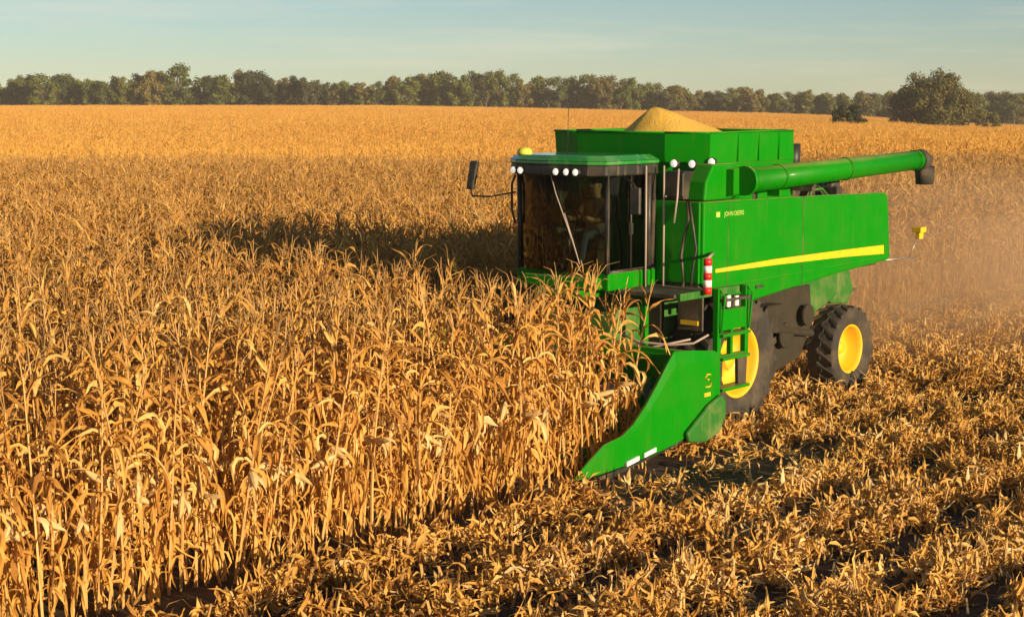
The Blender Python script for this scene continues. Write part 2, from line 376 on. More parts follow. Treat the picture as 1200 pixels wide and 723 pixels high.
def scatter(name, pts, coll, kindlabel):
    """pts: list of (co, rot, scale, index); one object that instances the collection's meshes on its points"""
    me = bpy.data.meshes.new(name); me.from_pydata([p[0] for p in pts], [], [])
    a = me.attributes.new('rot', 'FLOAT_VECTOR', 'POINT'); a.data.foreach_set('vector', [c for p in pts for c in p[1]])
    a = me.attributes.new('scl', 'FLOAT', 'POINT'); a.data.foreach_set('value', [p[2] for p in pts])
    a = me.attributes.new('pick', 'INT', 'POINT'); a.data.foreach_set('value', [p[3] for p in pts])
    o = bpy.data.objects.new(name, me); COL.objects.link(o)
    g = bpy.data.node_groups.new(name + '_nodes', 'GeometryNodeTree')
    g.interface.new_socket('Geometry', in_out='INPUT', socket_type='NodeSocketGeometry'); g.interface.new_socket('Geometry', in_out='OUTPUT', socket_type='NodeSocketGeometry')
    N, L = g.nodes, g.links
    gi, go = N.new('NodeGroupInput'), N.new('NodeGroupOutput'); ci = N.new('GeometryNodeCollectionInfo'); ci.inputs['Collection'].default_value = coll
    ci.inputs['Separate Children'].default_value = True; ci.inputs['Reset Children'].default_value = True
    mp = N.new('GeometryNodeMeshToPoints'); iop = N.new('GeometryNodeInstanceOnPoints'); iop.inputs['Pick Instance'].default_value = True
    def attr(nm, ty):
        q = N.new('GeometryNodeInputNamedAttribute'); q.data_type = ty; q.inputs['Name'].default_value = nm; return q.outputs['Attribute']
    L.new(gi.outputs[0], mp.inputs['Mesh']); L.new(mp.outputs[0], iop.inputs['Points']); L.new(ci.outputs[0], iop.inputs['Instance'])
    L.new(attr('pick', 'INT'), iop.inputs['Instance Index']); L.new(attr('scl', 'FLOAT'), iop.inputs['Scale'])
    er = N.new('FunctionNodeEulerToRotation'); L.new(attr('rot', 'FLOAT_VECTOR'), er.inputs[0]); L.new(er.outputs[0], iop.inputs['Rotation'])
    L.new(iop.outputs[0], go.inputs[0])
    md = o.modifiers.new('scatter', 'NODES'); md.node_group = g
    tag(o, kindlabel[0], kindlabel[1], kind='stuff')
    return o

def in_view(X, Y, m=.40, pad=2.5): return Y > 0 and abs(X) < Y * m + pad
NEARD = 72
rng = random.Random(5)
plants = []
for k in range(-0, 170):
    yl = (1.9 if k else 1.80) - .76 * k
    x = -110.0
    while x < 60:
        x += rng.uniform(.11, .18)
        X, Y = l2w(x, yl + rng.uniform(-.05, .05))
        if not (5.5 < Y < NEARD) or not in_view(X, Y): continue
        if k < 6 and x < 2.75 + rng.uniform(0, .15): continue
        plants.append((X, Y, x, k))
FAR_ROWS = 0
# the nearest 300 that the camera can see are plants of their own
def project(X, Y, Z):
    p = R(7.118); dz = Z - 4.6; zc = Y * math.cos(p) - dz * math.sin(p); ycm = Y * math.sin(p) + dz * math.cos(p)
    return (600 + 1950 * X / zc, 361.5 - 1950 * ycm / zc, zc) if zc > .1 else (-999, -999, zc)
seen = []
for i, (X, Y, x, k) in enumerate(plants):
    a, b, d = project(X, Y, 1.9)
    if 0 < a < 1200 and b < 715: seen.append((d + k * .35, i))
seen.sort(); chosen = set(i for _, i in seen[:300])
pts = []; root0 = {}
GROUPC = 'standing corn plants at the near edge of the field'
for i, (X, Y, x, k) in enumerate(plants):
    v = rng.randrange(NV); sc = rng.uniform(.92, 1.08) * (1.05 if k == 0 else 1)
    rz = rng.uniform(0, 2 * PI); lean = rng.gauss(0, .075), rng.gauss(0, .075)
    if rng.random() < .04: lean = (rng.uniform(-.5, .5), rng.uniform(-.3, .3))
    if i in chosen:
        o = bpy.data.objects.new('corn_plant', None); o.empty_display_size = .2; COL.objects.link(o)
        o.location = (X, Y, hf(X, Y)); o.rotation_euler = (lean[0], lean[1], rz); o.scale = (sc, sc, sc)
        tag(o, 'tall dry golden corn plant among those standing nearest the camera, left of the cut stubble', 'corn plant', GROUPC)
        for kk in ORDER:
            c = bpy.data.objects.new('foliage' if kk == 'leaves' else kk, near_meshes[v][kk]); COL.objects.link(c); c.parent = o
    else:
        pts.append(((X, Y, hf(X, Y)), (lean[0], lean[1], rz), sc, v))
scatter('standing_corn', pts, protos_near, ('dry standing corn behind the nearest plants, around the harvester', 'corn field'))
fp = []
for j in range(0, 190):
    Y = NEARD + 1.0 + j * 3.0
    if Y > 520: break
    n = int((Y * .42 + 6) / 3.0)
    for i in range(-n, n + 1):
        X = i * 3.0 + rng.uniform(-.1, .1) + (j % 2) * 1.5
        # cut swath behind the harvester
        xl, yl = w2l(X, Y)
        if -2.6 < yl: continue
        fp.append(((X, Y, hf(X, Y)), (0, 0, ROT + rng.choice([0, PI])), rng.uniform(.93, 1.05), rng.randrange(6)))
scatter('distant_corn', fp, protos_far, ('far corn field reaching back to the line of trees', 'corn field'))

# ------------------------------------------------------------------ stubble and residue
def litter_patch(seed, size=1.52, n=2100, low=False):
    """two rows of stubs with a mound of crumpled leaves and husks; a barer strip runs along the patch's middle"""
    rng = random.Random(seed); P = ([], [], [])
    def mound(y):   # 0 at the bare strip (y=0), 1 over the residue
        return smooth(.17, .36, abs(y))
    for i in range(n):
        x, y = rng.uniform(-size / 2, size / 2), rng.uniform(-size / 2, size / 2)
        wob = .16 * math.sin(2 * PI * (x / size) + seed * 1.3) * (1 if seed % 2 else .6)
        m_ = mound(y + wob); hole = noise.noise(Vector((x * 2.1 + seed * 7, y * 2.6, 3.3)))
        if rng.random() > .03 + .97 * m_: continue
        if hole < -.10 and rng.random() < .92: continue
        z = (rng.random() ** .8) * (.02 + .22 * m_ * (.75 + hole)) * (.3 if low else 1)
        L = rng.uniform(.07, .26); W = rng.uniform(.022, .062)
        if rng.random() < .12: L *= 1.6; W *= .6
        e0 = rng.uniform(-.5, 1.3); tt = rng.uniform(.2, 3.6) * rng.choice([1, 1, -.5])
        leaf_strip(*P, rng, (x, y, max(.01, z)), rng.uniform(0, 6.28), L, W, e0, lambda q, tt=tt: tt, rng.uniform(-5, 5), 3, mi=(2 if rng.random() < .10 else 0), fold=rng.uniform(.1, 1.0))
    for r_ in (() if low else (-.38, .38)):
        x = -size / 2 + rng.uniform(0, .15)
        while x < size / 2:
            h = rng.uniform(.15, .36); lx, ly = rng.uniform(-.12, .12), rng.uniform(-.08, .08); yy = r_ + rng.uniform(-.04, .04)
            tube_np(*P, [(x, yy, 0), (x + lx, yy + ly, h)], [.015, .014], 5, mi=1)
            for q in range(3):
                leaf_strip(*P, rng, (x, yy, rng.uniform(.03, h)), rng.uniform(0, 6.28), rng.uniform(.1, .28), rng.uniform(.025, .05), rng.uniform(.3, 1.2), lambda qq: 2.4, rng.uniform(-4, 4), 4, mi=0)
            x += rng.uniform(.15, .24)
    for i in range(10):   # cut pieces of stalk lying flat
        x, y = rng.uniform(-size / 2, size / 2), rng.uniform(-size / 2, size / 2); a = rng.uniform(-.6, .6); L = rng.uniform(.15, .5); z = rng.uniform(.03, .16)
        tube_np(*P, [(x, y, z), (x + math.cos(a) * L, y + math.sin(a) * L, z + rng.uniform(-.02, .05))], [.012, .011], 4, mi=1)
    return P
protos_lit = bpy.data.collections.new('litter_sources')
for i in range(10):
    P = litter_patch(i) if i < 8 else litter_patch(i, n=420, low=True); protos_lit.objects.link(fastmesh('litter_source_%d' % i, P[0], P[1], [M['litter'], M['stalk'], M['husk']], P[2]))
lp = []
for j in range(-70, 140):
    for i in range(-80, 90):
        xl, yl = i * 1.50, 2.60 + .76 + j * 1.52 if j >= 0 else None
        if yl is None: continue
        X, Y = l2w(xl, yl)
        if 9 < Y < 150 and in_view(X, Y, .37): lp.append(((X + rng.uniform(-.05, .05), Y + rng.uniform(-.05, .05), hf(X, Y)), (0, 0, ROT + rng.choice([0, PI])), rng.uniform(.92, 1.1), rng.randrange(8) if not (j == 0 and .5 < xl < 5.6) else 8 + i % 2))
for j in range(3):
    for i in range(-95, 2):
        X, Y = l2w(i * 1.5, 1.52 - j * 1.52)
        if Y < 170 and in_view(X, Y, .45): lp.append(((X, Y, hf(X, Y)), (0, 0, ROT + rng.choice([0, PI])), 1, rng.randrange(8)))
scatter('corn_stubble', lp, protos_lit, ('cut corn stubble with shredded leaves and husks lying in rows', 'stubble'))
# ------------------------------------------------------------------ trees
GREENS = [(.035, .055, .010), (.08, .105, .016), (.13, .14, .022), (.19, .165, .035)]
BROWNS = [(.06, .058, .014), (.115, .105, .022), (.16, .125, .03), (.21, .16, .045)]
DARKS = [(.015, .022, .009), (.03, .042, .014), (.05, .056, .02), (.08, .075, .03)]
M['crown_green'] = leafmat('olive_foliage', GREENS, .15, objvar=.45)
M['crown_brown'] = leafmat('brown_autumn_foliage', BROWNS, .15, objvar=.45)
M['crown_dark'] = leafmat('dark_foliage', DARKS, .1, objvar=.4)
M['bark'] = simple('bark', (.11, .085, .06), .95, var=.4, vscale=3, bump=.5)

def tree_mesh(seed, H, Wd, nleaf, leaf, base=.12, ncl=26, dome=False, twig=False):
    """trunk + limbs mesh and crown mesh; H metres tall, crown Wd metres across"""
    rng = random.Random(seed)
    T = MB(); cz0 = H * base; clusters = []
    T.tube([(0, 0, -1), (rng.uniform(-.1, .1), 0, H * .25), (rng.uniform(-.4, .4), rng.uniform(-.3, .3), H * .75)], [H * .028, H * .02, H * .006], 8)
    for i in range(ncl):
        for _ in range(50):
            z = rng.uniform(base, 1) ** (1.35 if dome else 1); a = rng.uniform(0, 2 * PI)
            env = (1 - max(0, (z - .25) / .78) ** 2.4) ** .5 * (1 if z > .12 else .8) if dome else math.sin(PI * min(1, max(0, (z - base * .4) / (1.06 - base * .4))) ** .85) ** .6
            r = math.sqrt(rng.random()) * env
            if (r > .25 or z > .6) and (not dome or r > .45 * env or z > .75): break
        if dome:
            el = math.asin(rng.uniform(-.12, .98)); q = rng.uniform(.35, .86) ** .6; cc = math.cos(el) * q
            c = Vector((math.cos(a) * cc * Wd * .44, math.sin(a) * cc * Wd * .44, H * .26 + math.sin(el) * q * H * .66))
        else: c = Vector((math.cos(a) * r * Wd * .42, math.sin(a) * r * Wd * .42, z * H * .9 + H * .03))
        cr = rng.uniform(.10, .19) * ((Wd + H) * .5 if not dome else H * .85)
        clusters.append((c, cr))
        b = Vector((0, 0, max(H * .12, c.z * rng.uniform(.35, .6))))
        T.tube([b, (b + c) * .5 + Vector((0, 0, H * .03)), c], [H * .010, H * .006, H * .002], 5) if not dome or i % 2 else None
        if twig:
            for q in range(14):
                d = Vector((rng.gauss(0, 1), rng.gauss(0, 1), abs(rng.gauss(0, 1)) + .3)).normalized() * cr * rng.uniform(.8, 1.4)
                T.tube([c, c + d], [H * .003, H * .0008], 3)
    Vv, Ff = [], []
    for i in range(nleaf):
        c, cr = rng.choice(clusters)
        d = Vector((rng.gauss(0, 1), rng.gauss(0, 1), rng.gauss(0, 1))).normalized()
        rr = cr * (rng.random() ** .45) * (1 + .35 * noise.noise(d * 2.2 + c))
        p = c + Vector((d.x, d.y, d.z * .8)) * rr
        if p.z < .15: p.z = rng.uniform(.15, .8)
        q = Vector((rng.gauss(0, 1), rng.gauss(0, 1), rng.gauss(0, 1))).normalized() * .55 + d; q.normalize()
        a = q.cross(Vector((rng.random(), rng.random(), rng.random()))).normalized(); b = q.cross(a); s = leaf * rng.uniform(.5, 1.2)
        o = len(Vv); Vv += [tuple(p + a * s), tuple(p + b * s * .6), tuple(p - a * s), tuple(p - b * s * .6)]; Ff.append((o, o + 1, o + 2, o + 3))
    return T, Vv, Ff

TREES = []
for sd, (H, Wd, n, lf, bs, nc, tw) in enumerate([(10, 9, 3600, .34, .10, 30, False), (10, 7.5, 3000, .33, .08, 26, False), (10, 10.5, 4200, .35, .10, 34, False), (10, 6, 1900, .28, .14, 22, True), (10, 8.5, 3400, .34, .06, 30, False)]):
    T, Vv, Ff = tree_mesh(40 + sd, H, Wd, n, lf, bs, nc, twig=tw)
    to = T.build('trunk', M['bark'], link=False); TREES.append((to.data, Vv, Ff))
crown_cache = {}
def crown_mesh(i, mk):
    if (i, mk) not in crown_cache: crown_cache[(i, mk)] = fastmesh('crown', TREES[i][1], TREES[i][2], [M[mk]]).data
    return crown_cache[(i, mk)]
def place_tree(px, ytop, D, i, mk, label, group, wf=1.0, name='tree'):
    X = (px - 600) / 1950 * D; g = hf(X, min(D, 559))
    ztop = 4.6 - (ytop - 118) / 1950 * D
    s = (ztop - g) / 9.9
    r = bpy.data.objects.new(name, None); COL.objects.link(r); r.location = (X, D, g); r.rotation_euler = (0, 0, rng.uniform(0, 6.28)); r.scale = (s * wf, s * wf, s)
    tag(r, label, 'tree', group)
    for nm, me in (('trunk', TREES[i][0]), ('crown', crown_mesh(i, mk))):
        c = bpy.data.objects.new(nm, me); COL.objects.link(c); c.parent = r
    return r
TOP = [(-80, 92), (0, 96), (20, 91), (50, 89), (85, 91), (108, 91), (120, 98), (135, 91), (160, 87), (185, 84), (200, 84), (215, 79), (235, 88), (250, 91), (262, 87), (280, 84), (300, 86), (318, 92), (330, 87), (350, 87), (380, 94), (400, 96), (430, 95), (455, 95), (485, 86), (520, 84), (555, 83), (590, 84), (620, 89), (650, 88), (680, 88), (710, 88), (735, 93), (765, 95), (790, 101), (815, 106), (835, 104), (860, 103), (880, 105), (905, 109), (930, 106), (960, 108), (1000, 109), (1030, 108), (1060, 108), (1150, 108), (1180, 106), (1210, 108), (1290, 107)]
def top_at(px):
    for (a, ya), (b, yb) in zip(TOP, TOP[1:]):
        if px <= b: return ya + (yb - ya) * (px - a) / (b - a)
    return 107
rng = random.Random(77)
G1 = 'trees in the long line behind the field'
LB = {'crown_green': 'olive green tree in the long treeline behind the field', 'crown_brown': 'brown autumn tree in the long treeline behind the field', 'crown_dark': 'dark green tree in the long treeline behind the field'}
px = -70
while px < 1280:
    mk = rng.choice(['crown_green', 'crown_green', 'crown_brown', 'crown_dark'] if px < 430 else ['crown_brown', 'crown_green', 'crown_brown', 'crown_green'])
    if 340 < px < 380 or 110 < px < 126 or 232 < px < 250 or 312 < px < 324: mk = 'crown_dark'
    i = rng.choice([0, 2, 4, 1] if px < 430 else [0, 1, 3, 3, 4])
    if not 200 < px < 232: place_tree(px, top_at(px) + rng.uniform(-1.5, 3), 545 + rng.uniform(-12, 12), i, mk, LB[mk] + ', left part' if px < 430 else LB[mk] + ', right part', G1 + (', left part' if px < 430 else ', right part') + ', ' + mk.split('_')[1], rng.uniform(.85, 1.05))
    px += rng.uniform(8, 15)
# low growth closing the foot of the wood
px = -75
while px < 1285:
    place_tree(px, top_at(px) * .5 + 60 + rng.uniform(-3, 3), 570 + rng.uniform(-6, 6), rng.choice([0, 4, 2]), 'crown_dark', 'dark undergrowth tree filling the back of the treeline', 'dark trees behind the line', 1.7, 'understory_tree')
    px += 15
place_tree(215, 78, 540, 2, 'crown_green', 'tallest round-headed tree in the left part of the treeline', None, .9)

def own_tree(px, ytop, D, wpx, mk, seed, label, n, leaf, name, cat='tree', base=.06, ncl=44):
    X = (px - 600) / 1950 * D; g = hf(X, D); H = 4.6 - (ytop - 118) / 1950 * D - g; W = wpx / 1950 * D
    T, Vv, Ff = tree_mesh(seed, H, W, n, leaf, base, ncl, dome=True)
    r = bpy.data.objects.new(name, None); COL.objects.link(r); r.location = (X, D, g); tag(r, label, cat)
    T.build('trunk', M['bark'], r); fastmesh('crown', Vv, Ff, [M[mk]], link=True, parent=r)
M['crown_big'] = leafmat('large_tree_foliage', [(.03, .038, .010), (.065, .07, .015), (.115, .10, .022), (.17, .12, .03)], .12, objvar=.1)
own_tree(1090, 75, 330, 116, 'crown_big', 61, 'large broad dark tree standing alone at the right of the field', 46000, .25, 'field_tree', ncl=130)
own_tree(992, 114, 240, 56, 'crown_dark', 63, 'small dark rounded bush in the field left of the large broad tree', 6000, .16, 'field_bush', 'bush', .02, 26)
own_tree(1150, 121, 340, 46, 'crown_brown', 64, 'low olive brown scrub at the right foot of the large broad tree', 3500, .2, 'scrub_bush', 'bush', .02, 16)
# ------------------------------------------------------------------ the combine harvester
CH = bpy.data.objects.new('combine_harvester', None); COL.objects.link(CH); CH.empty_display_size = 1
CH.location = (ORG.x, ORG.y, 0); CH.rotation_euler = (0, 0, ROT)
tag(CH, 'green combine harvester with yellow wheels and a corn head cutting into the standing corn', 'combine harvester')
G = M['green']
def part(mb, name, mat, parent=CH, bevel=0, **k): return mb.build(name, mat, parent, bevel, **k)

# wheels
def wheel(x, y, r, w, rimr, nl, lugh, out=1):
    """y is the tyre's middle plane; out=+1 faces the vehicle's left"""
    m = MB(); o = out
    prof = [(.02, .02), (rimr * .22, .02), (rimr * .24, .0), (rimr * .30, -.10), (rimr * .62, -.16), (rimr * .80, -.02), (rimr * .90, .10), (rimr * .93, .16), (rimr, .175), (rimr * 1.02, .16), (rimr * .96, .12), (rimr * .95, -.1), (rimr * 1.0, -w * .45), (rimr * .1, -w * .45)]
    f = .9 * w / .72
    m.lathe([(a, (b - .175) * o + o * w * .40) for a, b in prof], (x, y, r), 56)
    for k in range(8):
        a = 2 * PI * k / 8; cx, cz = x + math.cos(a) * rimr * .42, r + math.sin(a) * rimr * .42
        m.lathe([(.028, 0), (.028, .03 * o), (.012, .045 * o)], (cx, y + o * (w * .40 - .30), cz), 6)
    rim = part(m, 'wheel', M['yellow'])
    t = MB(); hw = w / 2; rr = r - lugh
    prof = [(rimr * .97, hw * .72), (rimr * 1.06, hw * .82), (rimr + (rr - rimr) * .45, hw * 1.0), (rr * .95, hw * .95), (rr, hw * .80), (rr + .012, 0)]
    prof = prof + [(a, -b) for a, b in prof[-2::-1]]
    t.lathe(prof, (x, y, r), 64, close=True)
    for k in range(nl):
        for sgn in (1, -1):
            a0 = 2 * PI * (k + (.5 if sgn < 0 else 0)) / nl; da = 2 * PI / nl * .34
            def P(a, yy, rad): return (x + math.cos(a) * rad, y + yy, r + math.sin(a) * rad)
            sw = 2 * PI / nl * 1.0
            yi, yo = sgn * -.03, sgn * hw * .93
            t.hexa([P(a0 + sw, yi, rr - .02), P(a0 + sw + da, yi, rr - .02), P(a0 + da * 1.2, yo, rr - .06), P(a0 - da * .1, yo, rr - .06),
                    P(a0 + sw + da * .1, yi, r), P(a0 + sw + da * .8, yi, r), P(a0 + da, yo, r - .02), P(a0, yo, r - .02)])
    part(t, 'tyre', M['rubber'], rim)
    return rim
wheel(0, 1.29, .95, .72, .51, 22, .055, 1)
wheel(0, -1.29, .95, .72, .51, 22, .055, -1)
wheel(-3.6, 1.18, .70, .48, .385, 20, .04, 1)
wheel(-3.6, -1.18, .70, .48, .385, 20, .04, -1)
m = MB(); m.box(-.16, .16, -1.15, 1.15, .78, 1.06); m.lathe([(.2, 0), (.2, .35)], (0, .72, .95), 20); m.lathe([(.2, 0), (.2, -.35)], (0, -.72, .95), 20)
part(m, 'front_axle', M['dark'], bevel=.02)
m = MB(); m.box(-3.72, -3.48, -.98, .98, .62, .80); m.box(-3.8, -3.4, -.2, .2, .75, 1.3)
part(m, 'rear_axle', M['dark'], bevel=.02)

# chassis and lower body
m = MB(); m.side([(.95, 1.25), (.9, 2.0), (-3.3, 2.0), (-4.1, 1.9), (-4.1, 1.55), (-2.7, 1.05), (-.9, .92)], -.92, .92)
part(m, 'lower_body', M['green_dusty'], bevel=.03)
m = MB(); m.side([(-.75, .75), (-.75, 1.7), (-3.0, 1.75), (-3.1, 1.1), (-2.7, .62), (-1.8, .46), (-1.1, .52)], -.96, .96); m.box(.94, 1.02, -.9, .93, 1.2, 2.03); m.tube([(-1.0, 1.06, 1.3), (-2.9, 1.06, 1.0)], .06, 10)
for (x, z, q) in ((-1.3, 1.2, .28), (-2.1, 1.05, .2), (-2.75, 1.3, .17)): m.lathe([(.02, 0), (q * .5, .02), (q, .0), (q, .06), (.02, .06)], (x, 1.04, z), 24)
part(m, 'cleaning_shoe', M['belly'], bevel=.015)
m = MB(); m.side([(-3.2, 2.12), (-4.35, 2.08), (-4.62, 1.55), (-4.45, 1.30), (-3.9, 1.35), (-3.3, 1.75)], -.85, .85)
part(m, 'straw_chopper', M['green_dusty'], bevel=.03)
m = MB()
for y in (-.55, -.2, .2, .55): m.box(-4.78, -4.5, y - .02, y + .02, 1.28, 1.5)
m.box(-4.8, -4.45, -.8, .8, 1.49, 1.52); part(m, 'spreader_vanes', M['dark'])
m = MB(); m.box(-1.8, -1.0, .94, 1.22, 1.15, 1.58); m.lathe([(.18, 0), (.18, .06)], (-1.3, 1.225, 1.42), 24)
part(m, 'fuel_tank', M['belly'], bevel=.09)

# main body core and side shields
m = MB(); m.box(-4.2, .9, -1.46, 1.46, 2.0, 3.06)
part(m, 'engine_body', M['dark'])
def shield(y0, y1):
    m = MB(); pts = [(.92, 3.235), (-.6, 3.215), (-2.4, 3.19), (-4.28, 3.15), (-4.38, 3.10), (-4.50, 2.12), (-4.42, 2.06), (-2.9, 1.98), (-.12, 1.76), (.30, 1.80), (.92, 2.12)]
    m.side(pts, y0, y1); return m
sh = part(shield(1.47, 1.55), 'side_shield', G, bevel=.03)
part(shield(-1.55, -1.47), 'side_shield', G, bevel=.03)
# pressed crease, panel seams and latch on the near shield
m = MB(); m.side([(-1.722, 3.20), (-1.738, 3.20), (-1.738, 1.90), (-1.722, 1.90)], 1.549, 1.553); m.side([(.312, 3.22), (.30, 3.22), (.30, 1.83), (.312, 1.83)], 1.549, 1.553)
part(m, 'panel_seam', M['dark'], sh)
m = MB(); m.side([(.86, 2.02), (-4.33, 2.105), (-4.34, 2.13), (.86, 2.05)], 1.552, 1.566); part(m, 'pressed_ridge', G, sh, .004)
m = MB(); m.side([(.62, 2.255), (.62, 2.305), (-1.0, 2.330), (-3.0, 2.325), (-4.25, 2.315), (-4.27, 2.175), (-3.0, 2.215), (-1.0, 2.245)], 1.553, 1.557)
part(m, 'yellow_stripe', M['yellow'], sh)
m = MB(); m.side([(-.42, 1.95), (-.62, 1.95), (-.62, 1.99), (-.42, 1.99)], 1.553, 1.57); part(m, 'latch', M['black'], sh)
m = MB()
for i in range(9):
    for z in (3.12, 2.16 + .0 * i): m.lathe([(.014, 0), (.014, .008), (.006, .011)], (.8 - i * .62, 1.55, z if z > 3 else 2.17), 8)
part(m, 'bolts', M['green_dusty'], sh)
def text(s, size, parent, xf, mat, name='lettering'):
    cu = bpy.data.curves.new(name, 'FONT'); cu.body = s; cu.size = size; cu.extrude = .002; cu.align_x = 'LEFT'
    t = bpy.data.objects.new(name, cu); COL.objects.link(t)
    bpy.context.view_layer.update(); dg = bpy.context.evaluated_depsgraph_get(); me = bpy.data.meshes.new_from_object(t.evaluated_get(dg))
    bpy.data.objects.remove(t); o = bpy.data.objects.new(name, me); COL.objects.link(o); me.materials.clear(); me.materials.append(mat)
    o.parent = parent; o.matrix_local = xf; return o
def side_xf(x, y, z):  # text reading on a face that looks to the vehicle's left (+y): right is -x
    return Matrix(((-1, 0, 0, x), (0, 0, 1, y), (0, 1, 0, z), (0, 0, 0, 1)))
text('JOHN DEERE', .088, sh, side_xf(.42, 1.556, 3.02), M['decal'])
m = MB(); m.side([(.62, 3.015), (.62, 3.085), (.53, 3.085), (.53, 3.015)], 1.553, 1.557)
part(m, 'emblem', M['decal'], sh)
m = MB()   # the front wall of the body beside the cab, turned to the front
m.front([(.76, 2.12), (1.50, 2.12), (1.50, 3.235), (.76, 3.235)], .90, .955); m.front([(-1.5, 2.12), (-.76, 2.12), (-.76, 3.235), (-1.5, 3.235)], .90, .955)
m.box(-.1, .953, .3, 1.5, 3.19, 3.232)
part(m, 'front_bulkhead', G, bevel=.012)
m = MB(); m.tube([(.99, 1.33, 3.24), (1.03, 1.38, 3.0), (1.02, 1.30, 2.75), (1.03, 1.26, 2.5), (1.0, 1.3, 2.15), (1.05, 1.25, 1.9)], .022, 8)
m.tube([(.99, 1.36, 3.24), (1.04, 1.46, 2.9), (1.02, 1.50, 2.6), (1.02, 1.44, 2.3), (1.0, 1.4, 2.0)], .018, 8)
part(m, 'hydraulic_hose', M['black'])

# grain tank with its folded-out extension panels (octagonal in plan)
W = 1.37
plan8 = [(.50, W), (.74, .77), (.74, -.77), (.50, -W), (-1.70, -W), (-1.92, -1.0), (-1.92, 1.0), (-1.70, W)]
low8 = [(.48, 1.345), (.71, .755), (.71, -.755), (.48, -1.345), (-1.66, -1.345), (-1.98, -1.0), (-1.98, 1.0), (-1.78, 1.345)]
m = MB(); n8 = len(plan8)
def ring(pts, z, s=1): cx_ = -.6; return [m.bm.verts.new((cx_ + (p[0] - cx_) * s, p[1] * s, z)) for p in pts]
ro, rt, ri, rb = ring(low8, 3.73), ring(plan8, 4.155), ring(plan8, 4.155, .975), ring(low8, 3.74, .972)
for a, b in ((ro, rt), (rt, ri), (ri, rb)):
    for i in range(n8): m.bm.faces.new((a[i], a[(i + 1) % n8], b[(i + 1) % n8], b[i]))
for i in range(n8): m.bm.faces.new((rb[i], rb[(i + 1) % n8], ro[(i + 1) % n8], ro[i]))
tank = part(m, 'grain_tank', G, bevel=.008)
m = MB(); m.plan([(p[0] * 1.0, p[1] * .99) for p in low8], 3.0, 3.728); part(m, 'tank_body', G, tank, .01)
m = MB(); 
for i in range(n8):   # rolled rim
    a, b = plan8[i], plan8[(i + 1) % n8]; m.tube([(a[0], a[1], 4.16), (b[0], b[1], 4.16)], .016, 6)
part(m, 'rolled_rim', G, tank)
m = MB()
for i, x in enumerate((-.2, -.75, -1.3)): m.side([(x, 3.75), (x - .03, 3.75), (x - .03, 4.13), (x, 4.13)], W * .965, W * .995 + .012)
part(m, 'panel_rib', G, tank)
for (x, y, z) in ((.70, .93, 3.74), (.60, 1.16, 3.735), (.42, 1.36, 3.76)):
    m = MB(); m.lathe([(.03, -.05), (.06, -.02), (.062, .035), (.055, .04)], (x + .05, y + .03, z), 20, axis='x'); lb = part(m, 'work_lamp', M['black'], tank)
    m = MB(); m.lathe([(.054, .04), (.048, .05), (.01, .054)], (x + .05, y + .03, z), 20, axis='x'); part(m, 'lamp_lens', M['lamplit'], lb)
# auger pivot housing at the tank's left front corner
m = MB(); m.side([(.62, 3.74), (.80, 3.50), (.84, 3.242), (-.12, 3.242), (-.02, 3.42), (.0, 3.74)], 1.20, 1.50); part(m, 'auger_pivot_housing', G, bevel=.03)
m = MB(); m.box(.955, .99, .95, 1.25, 3.30, 3.62); m.box(.2, .954, .9, 1.24, 3.26, 3.64); part(m, 'air_vent', M['black'], bevel=.01)
# unloading auger
m = MB(); m.tube([(.10, 1.70, 3.50), (-4.62, 1.92, 3.665)], [.178, .150], 24); m.tube([(.16, 1.70, 3.50), (.09, 1.703, 3.502)], .205, 20)
m.side([(.3, 3.30), (.3, 3.66), (.12, 3.68), (.12, 3.32)], 1.40, 1.62)
m.box(-.75, -.70, 1.55, 1.75, 3.25, 3.40)
aug = part(m, 'unloading_auger', G)
for t in (.10, .50, .97):
    m = MB(); m.tube([(-.2 - 4.42 * t, 1.714 + .206 * t, 3.51 + .155 * t), (-.24 - 4.42 * t, 1.716 + .206 * t, 3.511 + .155 * t)], .176 - .026 * t + .012, 24)
    part(m, 'auger_collar', G, aug)
m = MB(); m.tube([(-4.60, 1.92, 3.66), (-4.70, 1.92, 3.665), (-4.80, 1.925, 3.62), (-4.85, 1.93, 3.52), (-4.86, 1.93, 3.40), (-4.86, 1.93, 3.27)], [.162, .172, .172, .165, .15, .14], 20); part(m, 'discharge_spout', M['rubber'], aug)
m = MB(); m.box(-1.8, -1.7, 1.3, 1.7, 3.28, 3.36); m.box(-1.79, -1.71, 1.6, 1.72, 3.35, 3.40); part(m, 'auger_cradle', M['dark'])
# engine deck
m = MB(); rr = random.Random(4)
for i in range(16):
    x = -.5 - i * .20; s = rr.uniform(.06, .16); m.box(x - s, x + s * .6, rr.uniform(.3, .8), rr.uniform(1.0, 1.38), 3.0, 3.18 + rr.uniform(.06, .26))
part(m, 'engine', M['dark'], bevel=.02)
m = MB()
for i in range(9):
    x = -.3 - i * .30 + rr.uniform(-.1, .1); y = rr.uniform(1.1, 1.4); h = rr.uniform(.05, .2)
    m.tube([(x, y, 3.15), (x - rr.uniform(.02, .1), y, 3.2 + h), (x - rr.uniform(.15, .5), y - rr.uniform(-.05, .15), 3.2 + h * rr.uniform(.5, 1.1)), (x - .55, y, 3.16)], rr.uniform(.012, .035), 7)
part(m, 'engine_pipe', M['green_dusty'])
m = MB(); m.lathe([(.10, 0), (.11, .05), (.11, .24), (.04, .30)], (-3.3, 1.1, 3.1), 20, axis='z'); part(m, 'air_intake', M['black'])
m = MB(); m.lathe([(.045, 0), (.045, .75), (.05, .76)], (-2.15, .95, 3.3), 14, axis='z'); m.lathe([(.10, 0), (.10, .45)], (-2.35, 1.0, 3.5), 16, axis='z'); part(m, 'exhaust_pipe', M['black'])
